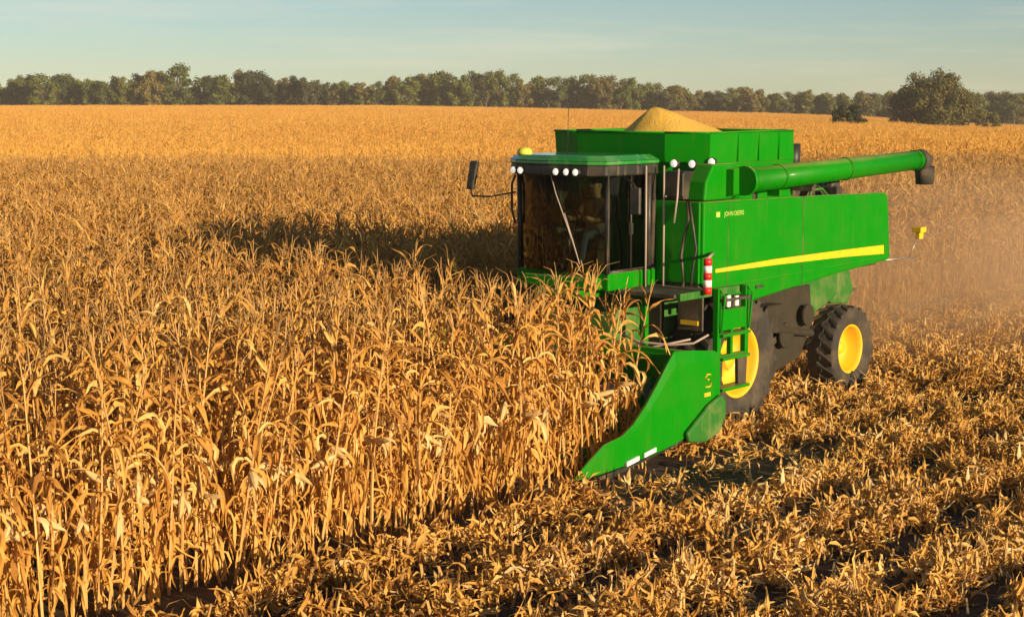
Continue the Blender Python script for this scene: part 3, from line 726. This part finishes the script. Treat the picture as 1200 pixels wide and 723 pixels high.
m = MB(); m.box(-4.1, -2.4, -1.4, 1.0, 3.0, 3.12); part(m, 'engine_cover', G, bevel=.03)
# rear lamp on its outrigger
m = MB(); m.tube([(-4.45, 1.45, 2.05), (-5.45, 1.50, 2.03)], .014, 6); m.tube([(-5.25, 1.5, 2.03), (-5.5, 1.55, 2.42)], .008, 6)
arm = part(m, 'rear_marker_arm', M['steel'])
m = MB(); m.box(-5.62, -5.42, 1.45, 1.62, 2.44, 2.53); m.box(-5.60, -5.46, 1.5, 1.58, 2.33, 2.44); part(m, 'rear_marker', M['yellow'], arm, .01)

# cab
cab = MB(); cab.box(.96, 2.06, -.80, .80, 2.06, 2.30); cab.box(2.06, 2.22, -.55, .70, 2.08, 2.24); cab.box(1.3, 2.3, -.3, .5, 1.95, 2.07)
cab = part(cab, 'cab', G, bevel=.025)
def winx(t): return 2.06 + .20 * (1 - (t * 2 - 1) ** 2)    # bowed windscreen in plan, t from -y to +y
NW = 10; yv = [-.74 + 1.48 * i / NW for i in range(NW + 1)]
m = MB(); zt, zb = 3.66, 2.30
for i in range(NW):
    a, b = winx(i / NW), winx((i + 1) / NW)
    m.hexa([(a - .12 * .3, yv[i], zb), (b - .12 * .3, yv[i + 1], zb), (b - .045, yv[i + 1], zb), (a - .045, yv[i], zb), (a, yv[i], zt), (b, yv[i + 1], zt), (b - .009, yv[i + 1], zt), (a - .009, yv[i], zt)])
part(m, 'windscreen', M['glass'], cab, smooth=False)
for yy in (.752, -.752):
    m = MB(); m.side([(1.98, 2.32), (1.14, 2.32), (1.14, 3.64), (2.0, 3.64)], yy - .004, yy + .004); part(m, 'door_window', M['glass'], cab)
m = MB(); m.front([(-.7, 2.5), (.7, 2.5), (.7, 3.6), (-.7, 3.6)], .985, .995); part(m, 'rear_window', M['glass'], cab)
m = MB()
for yy in (.76, -.76):
    m.tube([(2.03, yy, 2.28), (2.05, yy, 3.68)], .032, 8); m.tube([(1.10, yy, 2.28), (1.10, yy, 3.68)], .045, 8); m.box(.96, 1.12, yy - .03, yy + .03, 2.28, 3.68)
    m.tube([(1.1, yy, 2.31), (2.03, yy, 2.31)], .025, 8)
m.box(.95, .985, -.76, .76, 2.28, 2.5); part(m, 'cab_pillars', M['black'], cab)
m = MB(); m.tube([(1.52, .772, 2.34), (1.52, .772, 3.62)], .014, 6); m.box(1.50, 1.56, .765, .80, 2.8, 2.95); part(m, 'door_frame', M['black'], cab)
m = MB()
ra = [(2.30, -.62), (2.36, 0), (2.30, .62), (2.16, .84), (.98, .86), (.90, .6), (.90, -.6), (.98, -.86), (2.16, -.84)]
m.plan(ra, 3.745, 3.80); zc_ = [(1.6 + (p[0] - 1.6) * .90, p[1] * .88) for p in ra]
a = [m.bm.verts.new((p[0], p[1], 3.801)) for p in ra]; b = [m.bm.verts.new((p[0], p[1], 3.87)) for p in zc_]; n9 = len(ra)
for i in range(n9): m.bm.faces.new((a[i], a[(i + 1) % n9], b[(i + 1) % n9], b[i]))
m.bm.faces.new(b)
roof = part(m, 'cab_roof', M['roofgreen'], cab, .02)
m = MB(); rv = [(1.6 + (p[0] - 1.6) * 1.0, p[1] * 1.0) for p in ra]; m.plan([(1.62 + (p[0] - 1.62) * .985, p[1] * .985) for p in ra], 3.60, 3.743); part(m, 'roof_visor', M['black'], roof, .02)
for (x, y) in ((2.34, .30), (2.35, .13), (2.345, .46), (2.31, -.52), (2.29, -.66)):
    m = MB(); m.lathe([(.03, -.06), (.050, -.03), (.053, .022)], (x - .01, y, 3.655), 18, axis='x'); lb = part(m, 'roof_lamp', M['black'], roof)
    m = MB(); m.lathe([(.046, .023), (.04, .032), (.008, .036)], (x - .01, y, 3.655), 18, axis='x'); part(m, 'lamp_lens', M['lamplit'], lb)
m = MB(); m.lathe([(.02, .10), (.07, .09), (.10, .06), (.105, .02), (.09, 0), (.04, -.02)][::-1], (2.1, -.62, 3.86), 24, axis='z'); part(m, 'positioning_receiver', M['decal2'], roof)
m = MB(); m.tube([(1.3, -.5, 3.86), (1.28, -.5, 4.5)], .005, 5); part(m, 'aerial', M['black'], roof)
m = MB(); m.tube([(2.28, -.02, 3.62), (2.285, .08, 3.35), (2.25, .26, 2.9), (2.20, .36, 2.55)], .008, 6); m.tube([(2.255, .20, 3.1), (2.20, .42, 2.42)], .010, 6); part(m, 'wiper', M['rail'], cab)
m = MB(); m.tube([(2.10, .80, 2.32), (2.13, .84, 2.8), (2.12, .84, 3.3), (2.08, .80, 3.6)], .013, 6); m.tube([(2.08, -.80, 2.9), (2.10, -.85, 3.1), (2.10, -.85, 3.45), (2.08, -.8, 3.58)], .018, 6); part(m, 'door_grab_rail', M['dark'], cab)
# cab interior
m = MB(); m.box(1.12, 1.55, -.27, .27, 2.55, 2.72); m.hexa([(1.10, -.26, 2.7), (1.22, -.26, 2.7), (1.22, .26, 2.7), (1.10, .26, 2.7), (1.02, -.2, 3.35), (1.1, -.2, 3.35), (1.1, .2, 3.35), (1.02, .2, 3.35)]); m.box(1.2, 1.45, -.15, .15, 2.3, 2.55); m.box(1.25, 1.6, .30, .38, 2.74, 2.80)
part(m, 'seat', M['seat'], cab, .03)
m = MB(); m.tube([(1.98, 0, 2.3), (1.88, 0, 2.75), (1.78, 0, 2.93)], .03, 8)
m.tube([(1.76 + .10 * math.sin(t / 20 * 2 * PI) * .6, .19 * math.cos(t / 20 * 2 * PI), 2.95 + .19 * math.sin(t / 20 * 2 * PI) * .8) for t in range(21)], .014, 6); part(m, 'steering_wheel', M['black'], cab)
m = MB(); m.box(1.5, 1.56, -.68, -.42, 3.15, 3.35); m.box(1.50, 1.55, .45, .68, 2.95, 3.15); m.box(1.3, 1.7, -.62, -.38, 2.6, 2.85); part(m, 'monitor', M['screen'], cab, .01)
# far mirror on its arm
m = MB(); m.tube([(2.08, -.80, 3.34), (2.2, -1.15, 3.27), (2.25, -1.45, 3.27), (2.25, -1.48, 3.40)], .014, 6); arm = part(m, 'mirror_arm', M['black'], cab)
m = MB(); m.hexa([(2.20, -1.56, 3.36), (2.27, -1.56, 3.36), (2.27, -1.44, 3.36), (2.20, -1.44, 3.36), (2.18, -1.50, 3.76), (2.25, -1.50, 3.76), (2.25, -1.36, 3.76), (2.18, -1.36, 3.76)]); part(m, 'mirror', M['black'], arm, .02)
m = MB(); m.tube([(1.75, .80, 3.60), (1.85, 1.05, 3.5), (1.9, 1.12, 3.45)], .012, 6); arm = part(m, 'mirror_arm', M['black'], cab)
m = MB(); m.box(1.87, 1.93, 1.04, 1.2, 3.10, 3.46); part(m, 'mirror', M['black'], arm, .02)

# platform, ladder, rails
m = MB(); m.box(1.0, 1.9, .82, 1.75, 2.02, 2.08); plat = part(m, 'cab_platform', M['dark'], bevel=.01)
m = MB()
for (x, y) in ((1.10, 1.02), (1.35, .90)): m.tube([(x, y, 2.08), (x, y, 2.9), (x - .02, y - .02, 3.72)], .014, 8)
m.tube([(1.12, 1.20, 2.95), (1.12, 1.25, 3.3), (1.05, 1.22, 3.68)], .015, 8); m.tube([(1.1, 1.02, 3.3), (1.02, 1.0, 3.3)], .012, 6)
part(m, 'hand_rail', M['rail'], plat)
m = MB()
for x in (.37, 1.06): m.side([(x - .045, 2.10), (x + .045, 2.10), (x + .045, 1.10), (x - .045, 1.10)], 1.84, 1.92)
for x in (.37, 1.06): m.tube([(x, 1.95, 1.5), (x, 2.0, 2.0), (x, 1.9, 2.1)], .016, 8)
m.box(.32, 1.10, 1.835, 1.915, 1.52, 1.80); m.box(.32, 1.10, 1.835, 1.915, 1.10, 1.18); m.side([(.70, 1.6), (.76, 1.6), (.76, 1.1), (.70, 1.1)], 1.84, 1.91)
lad = part(m, 'ladder', G, bevel=.008)
m = MB(); m.side([(.94, 1.10), (1.12, 1.10), (1.10, .72), (.96, .72)], 1.85, 1.90); m.side([(.32, 1.10), (.56, 1.10), (.54, .72), (.34, .72)], 1.85, 1.90); part(m, 'step_hanger', M['rubber'], lad)
for z in (.72, 1.14, 1.46, 1.94):
    m = MB(); m.box(.37, 1.06, 1.76, 1.985, z - .02, z + .02); part(m, 'ladder_step', G if z < 1.5 else M['dark'], lad, .006)
m = MB(); m.box(.66, .74, 1.93, 1.97, 1.84, 1.98); m.box(.86, .94, 1.93, 1.97, 1.84, 2.0); part(m, 'step_reflector', M['white'], lad, .01)
m = MB(); m.box(.2, 1.85, 1.76, 1.82, 1.99, 2.09); part(m, 'platform_edge', M['green_dusty'], plat, .008)
m = MB(); m.tube([(.70, 1.56, 2.53), (1.05, 1.75, 2.53), (1.34, 1.90, 2.52)], .022, 8); ma = part(m, 'marker_bracket', M['rail'])
m = MB()
for k in range(5): m.tube([(1.34, 1.90, 2.05 + k * .095), (1.34, 1.90, 2.145 + k * .095)], .058, 16, mi=(0 if k % 2 == 0 else 1))
part(m, 'warning_marker', [M['red'], M['white']], ma)
m = MB(); m.front([(1.42, 1.60), (1.70, 1.60), (1.70, 1.66), (1.42, 1.66)], 1.24, 1.26); part(m, 'warning_strip', M['yellow'])
m = MB(); m.front([(1.36, 1.52), (1.76, 1.52), (1.76, 1.98), (1.36, 1.98)], 1.20, 1.238); part(m, 'battery_box', M['dark'], bevel=.01)
m = MB(); m.tube([(1.8, .75, 1.5), (1.75, 1.1, 1.38), (1.6, 1.5, 1.36), (1.5, 1.8, 1.40), (1.3, 1.9, 1.5)], .016, 8); m.tube([(1.9, .7, 1.4), (1.7, 1.2, 1.30), (1.5, 1.75, 1.45)], .013, 8)
part(m, 'header_hose', M['rail'])

# feeder house
m = MB(); m.side([(.85, 2.0), (.85, 1.10), (2.05, .45), (2.05, 1.20), (1.55, 1.95)], -.68, .68); part(m, 'feeder_house', M['green_dusty'], bevel=.02)
m = MB(); m.side([(1.62, 2.0), (1.54, 2.0), (1.54, 1.12), (1.62, 1.08)], 1.02, 1.10); part(m, 'feeder_guard', G, bevel=.01)

# corn head
m = MB(); m.side([(1.92, 1.28), (2.0, 1.30), (2.02, .55), (2.35, .40), (2.35, .34), (1.95, .42)], -2.2, 2.2); m.box(1.85, 1.98, -2.2, 2.2, 1.22, 1.36); m.box(1.82, 1.95, -2.2, 2.2, .40, .55)
head = part(m, 'corn_head', G, bevel=.01)
m = MB(); n_ = 120; m.lathe([(.14, -2.15), (.14, 2.15)], (2.22, 0, .72), 16)
for s in (1, -1):
    for i in range(n_):
        a0 = i / n_ * 2 * PI * 5; a1 = (i + 1) / n_ * 2 * PI * 5; y0 = s * (2.1 - 1.9 * i / n_); y1 = s * (2.1 - 1.9 * (i + 1) / n_)
        P = lambda a, y, r: m.bm.verts.new((2.22 + math.cos(a) * r, y, .72 + math.sin(a) * r))
        m.bm.faces.new((P(a0, y0, .14), P(a0, y0, .27), P(a1, y1, .27), P(a1, y1, .14)))
part(m, 'cross_auger', M['steel'], head)
def snout(yc_, outer):
    """a pointed gathering snout: sections from the tip back; each is (x, bottom z, ridge z, half width)"""
    m = MB()
    if outer:
        secs = [(4.50, .12, .16, .015), (4.28, .13, .33, .07), (4.02, .15, .49, .11), (3.67, .17, .54, .12), (3.45, .19, .65, .13), (3.19, .21, .85, .13), (2.96, .23, 1.08, .135), (2.76, .26, 1.30, .14), (2.60, .28, 1.46, .145), (2.2, .38, 1.43, .16), (1.70, .52, 1.37, .16), (1.60, .60, 1.33, .15)]
    else:
        secs = [(4.25, .10, .14, .02), (3.95, .11, .30, .10), (3.6, .15, .45, .17), (3.2, .22, .62, .21), (2.8, .30, .78, .23), (2.4, .40, .92, .22), (2.1, .5, 1.0, .18)]
    rings = []
    for (x, z0, z1, hw) in secs:
        h = z1 - z0
        if outer > 0: sec = [(hw, z0), (hw, z0 + h * .86), (hw * .72, z1), (hw * .35, z1 - h * .03), (-hw * .55, z0 + h * .60), (-hw, z0 + h * .25), (-hw * .9, z0)]
        elif outer < 0: sec = [(hw * .9, z0), (hw, z0 + h * .25), (hw * .55, z0 + h * .60), (-hw * .35, z1 - h * .03), (-hw * .72, z1), (-hw, z0 + h * .86), (-hw, z0)]
        else: sec = [(hw, z0), (hw, z0 + h * .45), (hw * .5, z1 - h * .12), (0, z1), (-hw * .5, z1 - h * .12), (-hw, z0 + h * .45), (-hw, z0)]
        rings.append([m.bm.verts.new((x, yc_ + p[0], p[1])) for p in sec])
    n = len(rings[0])
    for a, b in zip(rings, rings[1:]):
        for k in range(n): m.bm.faces.new((a[k], a[(k + 1) % n], b[(k + 1) % n], b[k]))
    m.bm.faces.new(rings[0]); m.bm.faces.new(rings[-1][::-1])
    return m
for k in range(-2, 3): part(snout(.762 * k, 0), 'snout', G, head, .02)
part(snout(-2.20, -1), 'end_snout', G, head, .02)
es = part(snout(2.14, 1), 'end_snout', G, head, .018)
m = MB(); m.side([(2.02, .22), (2.40, .27), (2.46, .40), (1.95, .70), (1.66, .80), (1.56, .70), (1.56, .48), (1.70, .30)], 2.302, 2.37); part(m, 'drive_shield', M['green_dusty'], head, .03)
for x0 in (3.66, 3.30):
    m = MB(); m.side([(x0, .17 + (3.66 - x0) * .14), (x0 - .25, .205 + (3.66 - x0) * .14), (x0 - .25, .26 + (3.66 - x0) * .14), (x0, .225 + (3.66 - x0) * .14)], 2.272 + (.012 if x0 < 3.5 else 0), 2.302); part(m, 'reflector_strip', M['white'], head)
m = MB(); m.side([(1.99, .80), (1.85, .80), (1.85, .85), (1.99, .85)], 2.298, 2.308)
part(m, 'emblem_bar', M['yellow'], es)
m = MB(); m.tube([(1.97, 2.305, .93), (1.86, 2.305, .92), (1.83, 2.305, .97), (1.90, 2.305, 1.02), (1.97, 2.305, 1.04), (1.93, 2.305, 1.09), (1.85, 2.305, 1.08)], .010, 6); part(m, 'emblem', M['yellow'], es)
m = MB(); m.side([(4.0, .06), (1.7, .36), (1.7, .5), (2.9, .22), (4.2, .12)], 2.05, 2.26); part(m, 'snout_skid', M['black'], head)

# grain heaped in the tank
gh = MB(); NR, NA = 26, 48; cx0, cy0 = .0, .08; rg_ = []
def inside(x, y):
    x0, x1, w = -1.75, .62, 1.24
    y = max(-w, min(w, y)); x1 = min(x1, .62 - max(0, abs(y) - .72) * .45)
    return max(x0, min(x1, x)), y
random.seed(3)
rows = []
for i in range(NR + 1):
    r = i / NR; row = []
    for k in range(NA):
        a = 2 * PI * k / NA; x, y = cx0 + math.cos(a) * r * 2.7, cy0 + math.sin(a) * r * 1.9
        x, y = inside(x, y); d = math.hypot((x - cx0), (y - cy0) * 1.0)
        dx = cx0 - x
        z = 4.51 - max(0, math.sqrt(d * d + .004) - .063) * (.64 + .26 * (-dx + cy0 - y) / max(d, .05) / 1.41) + .02 * noise.noise(Vector((x * 4, y * 4, 0))) + .012 * noise.noise(Vector((x * 13, y * 13, 2))); z = max(z, 4.09 if i < NR else 3.95)
        row.append(gh.bm.verts.new((x, y, z)))
    rows.append(row)
for a, b in zip(rows, rows[1:]):
    for k in range(NA):
        try: f = gh.bm.faces.new((a[k], b[k], b[(k + 1) % NA], a[(k + 1) % NA])); f.smooth = True
        except ValueError: pass
bmesh.ops.remove_doubles(gh.bm, verts=gh.bm.verts, dist=.0005)
bot = [v for v in rows[-1] if v.is_valid]
ghx = gh.build('grain_heap', M['grain'])
ghx.location = (ORG.x, ORG.y, 0); ghx.rotation_euler = (0, 0, ROT)
tag(ghx, 'golden heap of harvested corn kernels piled above the rim of the green tank', 'grain heap')

# the operator in the cab
def skin_mesh(name, pts, edges, mat, parent=None, sub=2, link=True):
    me = bpy.data.meshes.new(name); me.from_pydata([p[:3] for p in pts], edges, []); o = bpy.data.objects.new(name, me); COL.objects.link(o)
    o.modifiers.new('skin', 'SKIN'); s = o.modifiers.new('sub', 'SUBSURF'); s.levels = sub; s.render_levels = sub
    for i, p in enumerate(pts): v = me.skin_vertices[0].data[i]; v.radius = (p[3], p[4] if len(p) > 4 else p[3]); v.use_root = (i == 0)
    bpy.context.view_layer.update(); dg = bpy.context.evaluated_depsgraph_get(); m2 = bpy.data.meshes.new_from_object(o.evaluated_get(dg)); bpy.data.objects.remove(o)
    m2.materials.clear()
    for mm in (mat if isinstance(mat, list) else [mat]): m2.materials.append(mm)
    o = bpy.data.objects.new(name, m2); COL.objects.link(o)
    for p in m2.polygons: p.use_smooth = True
    if parent: o.parent = parent
    return o
pp = [(1.30, 0, 2.80, .15, .12), (1.27, 0, 2.98, .14, .11), (1.25, 0, 3.15, .17, .11), (1.26, 0, 3.25, .09, .07), (1.28, 0, 3.30, .055), (1.30, 0, 3.37, .085, .085), (1.31, 0, 3.46, .092, .085), (1.31, 0, 3.53, .06)]
ed = [(0, 1), (1, 2), (2, 3), (3, 4), (4, 5), (5, 6), (6, 7)]
for s in (1, -1):
    b = len(pp); pp += [(1.27, s * .19, 3.17, .06), (1.38, s * .27, 2.96, .048), (1.60, s * .20, 2.97, .036), (1.70, s * .17, 3.00, .03)]
    ed += [(2, b), (b, b + 1), (b + 1, b + 2), (b + 2, b + 3)]
    for fi, (dy, L) in enumerate(((-.025, .07), (-.008, .08), (.01, .078), (.026, .062))):
        c = len(pp); pp += [(1.75, s * .17 + dy, 3.02, .010), (1.78, s * .17 + dy, 3.0, .009), (1.765, s * .17 + dy, 2.965, .007)]; ed += [(b + 3, c), (c, c + 1), (c + 1, c + 2)]
    c = len(pp); pp += [(1.71, s * .13, 2.99, .011), (1.74, s * .125, 2.98, .009)]; ed += [(b + 3, c), (c, c + 1)]
    b = len(pp); pp += [(1.36, s * .11, 2.77, .088), (1.72, s * .14, 2.76, .062), (1.80, s * .14, 2.42, .046), (1.83, s * .14, 2.33, .04), (1.95, s * .15, 2.325, .034)]
    ed += [(0, b), (b, b + 1), (b + 1, b + 2), (b + 2, b + 3), (b + 3, b + 4)]
pers = skin_mesh('person', pp, ed, [M['skin'], M['shirt'], M['jeans'], M['black']])
for p in pers.data.polygons:
    c = p.center
    p.material_index = 3 if c.z < 2.37 else 2 if c.z < 2.86 and not (c.x > 1.52 and c.z > 2.90) else 1 if (c.z < 3.29 and c.x < 1.62 and not (c.z > 3.26 and abs(c.y) < .07)) else 0
pers.location = (ORG.x, ORG.y, 0); pers.rotation_euler = (0, 0, ROT)
tag(pers, 'person in a green cap and blue jeans sitting at the wheel inside the harvester cab', 'person')
m = MB(); m.lathe([(.094, 3.47), (.096, 3.50), (.085, 3.55), (.045, 3.585), (.005, 3.59)], (1.31, 0, 0), 20, axis='z'); m.plan([(1.38, -.07), (1.47, -.05), (1.49, 0), (1.47, .05), (1.38, .07)], 3.475, 3.485); m.build('cap', M['cap'], pers)
m = MB(); m.lathe([(.001, .016), (.014, .01), (.014, -.004), (.004, -.01)], (1.395, 0, 3.425), 8, axis='x')
for s in (1, -1): m.box(1.28, 1.32, s * .088 - .008, s * .088 + .008, 3.40, 3.45)
m.build('nose_and_ears', M['skin'], pers)
m = MB()
for s in (1, -1): m.lathe([(.010, 0), (.004, .006)], (1.392, s * .034, 3.45), 8, axis='x')
m.box(1.385, 1.394, -.025, .025, 3.385, 3.391); m.build('eyes_and_mouth', M['black'], pers)

# ------------------------------------------------------------------ dust behind the machine
def dustmat():
    m, n, l, b, o = newmat('harvest_dust'); n.remove(b)
    v = n.new('ShaderNodeVolumePrincipled'); v.inputs['Color'].default_value = (.92, .68, .44, 1); v.inputs['Anisotropy'].default_value = .2
    tc = n.new('ShaderNodeTexCoord'); nz = n.new('ShaderNodeTexNoise'); nz.inputs['Scale'].default_value = 3.2; nz.inputs['Detail'].default_value = 3
    l.new(tc.outputs['Object'], nz.inputs['Vector'])
    ln = n.new('ShaderNodeVectorMath'); ln.operation = 'LENGTH'; l.new(tc.outputs['Object'], ln.inputs[0])
    fall = n.new('ShaderNodeMapRange'); fall.interpolation_type = 'SMOOTHSTEP'; fall.inputs[1].default_value = 1; fall.inputs[2].default_value = .15; l.new(ln.outputs['Value'], fall.inputs[0])
    mr = n.new('ShaderNodeMapRange'); mr.inputs[1].default_value = .35; mr.inputs[2].default_value = .7; mr.inputs[3].default_value = .25; mr.inputs[4].default_value = 1; l.new(nz.outputs['Fac'], mr.inputs[0])
    mu = n.new('ShaderNodeMath'); mu.operation = 'MULTIPLY'; l.new(fall.outputs[0], mu.inputs[0]); l.new(mr.outputs[0], mu.inputs[1])
    m3 = n.new('ShaderNodeMath'); m3.operation = 'MULTIPLY'; m3.inputs[1].default_value = DUST; l.new(mu.outputs[0], m3.inputs[0]); l.new(m3.outputs[0], v.inputs['Density'])
    l.new(v.outputs[0], o.inputs['Volume']); return m
DUST = .26
HAZE = .00022
bm = bmesh.new(); bmesh.ops.create_icosphere(bm, subdivisions=3, radius=1)
me = bpy.data.meshes.new('dust_cloud'); bm.to_mesh(me); bm.free(); me.materials.append(dustmat())
dc = bpy.data.objects.new('dust_cloud', me); COL.objects.link(dc); dx, dy = l2w(-12, -.2); dc.location = (dx, dy, 1.2); dc.rotation_euler = (0, 0, ROT); dc.scale = (12.5, 4.6, 2.7)
tag(dc, 'tan dust cloud hanging over the swath behind the harvester', 'dust', kind='stuff')

# ------------------------------------------------------------------ thin evening haze
hb = bmesh.new(); bmesh.ops.create_cube(hb, size=1); hm = bpy.data.meshes.new('haze'); hb.to_mesh(hm); hb.free()
ho = bpy.data.objects.new('haze', hm); COL.objects.link(ho); ho.location = (0, 430, 6); ho.scale = (1500, 1100, 38); tag(ho, 'thin warm haze in the air over the field', 'haze', kind='stuff')
m_, n_h, l_h, b_h, o_h = newmat('haze_air'); n_h.remove(b_h); pv = n_h.new('ShaderNodeVolumePrincipled'); pv.inputs['Color'].default_value = (.95, .93, .88, 1); pv.inputs['Density'].default_value = HAZE; pv.inputs['Anisotropy'].default_value = 0
l_h.new(pv.outputs[0], o_h.inputs['Volume']); hm.materials.append(m_)
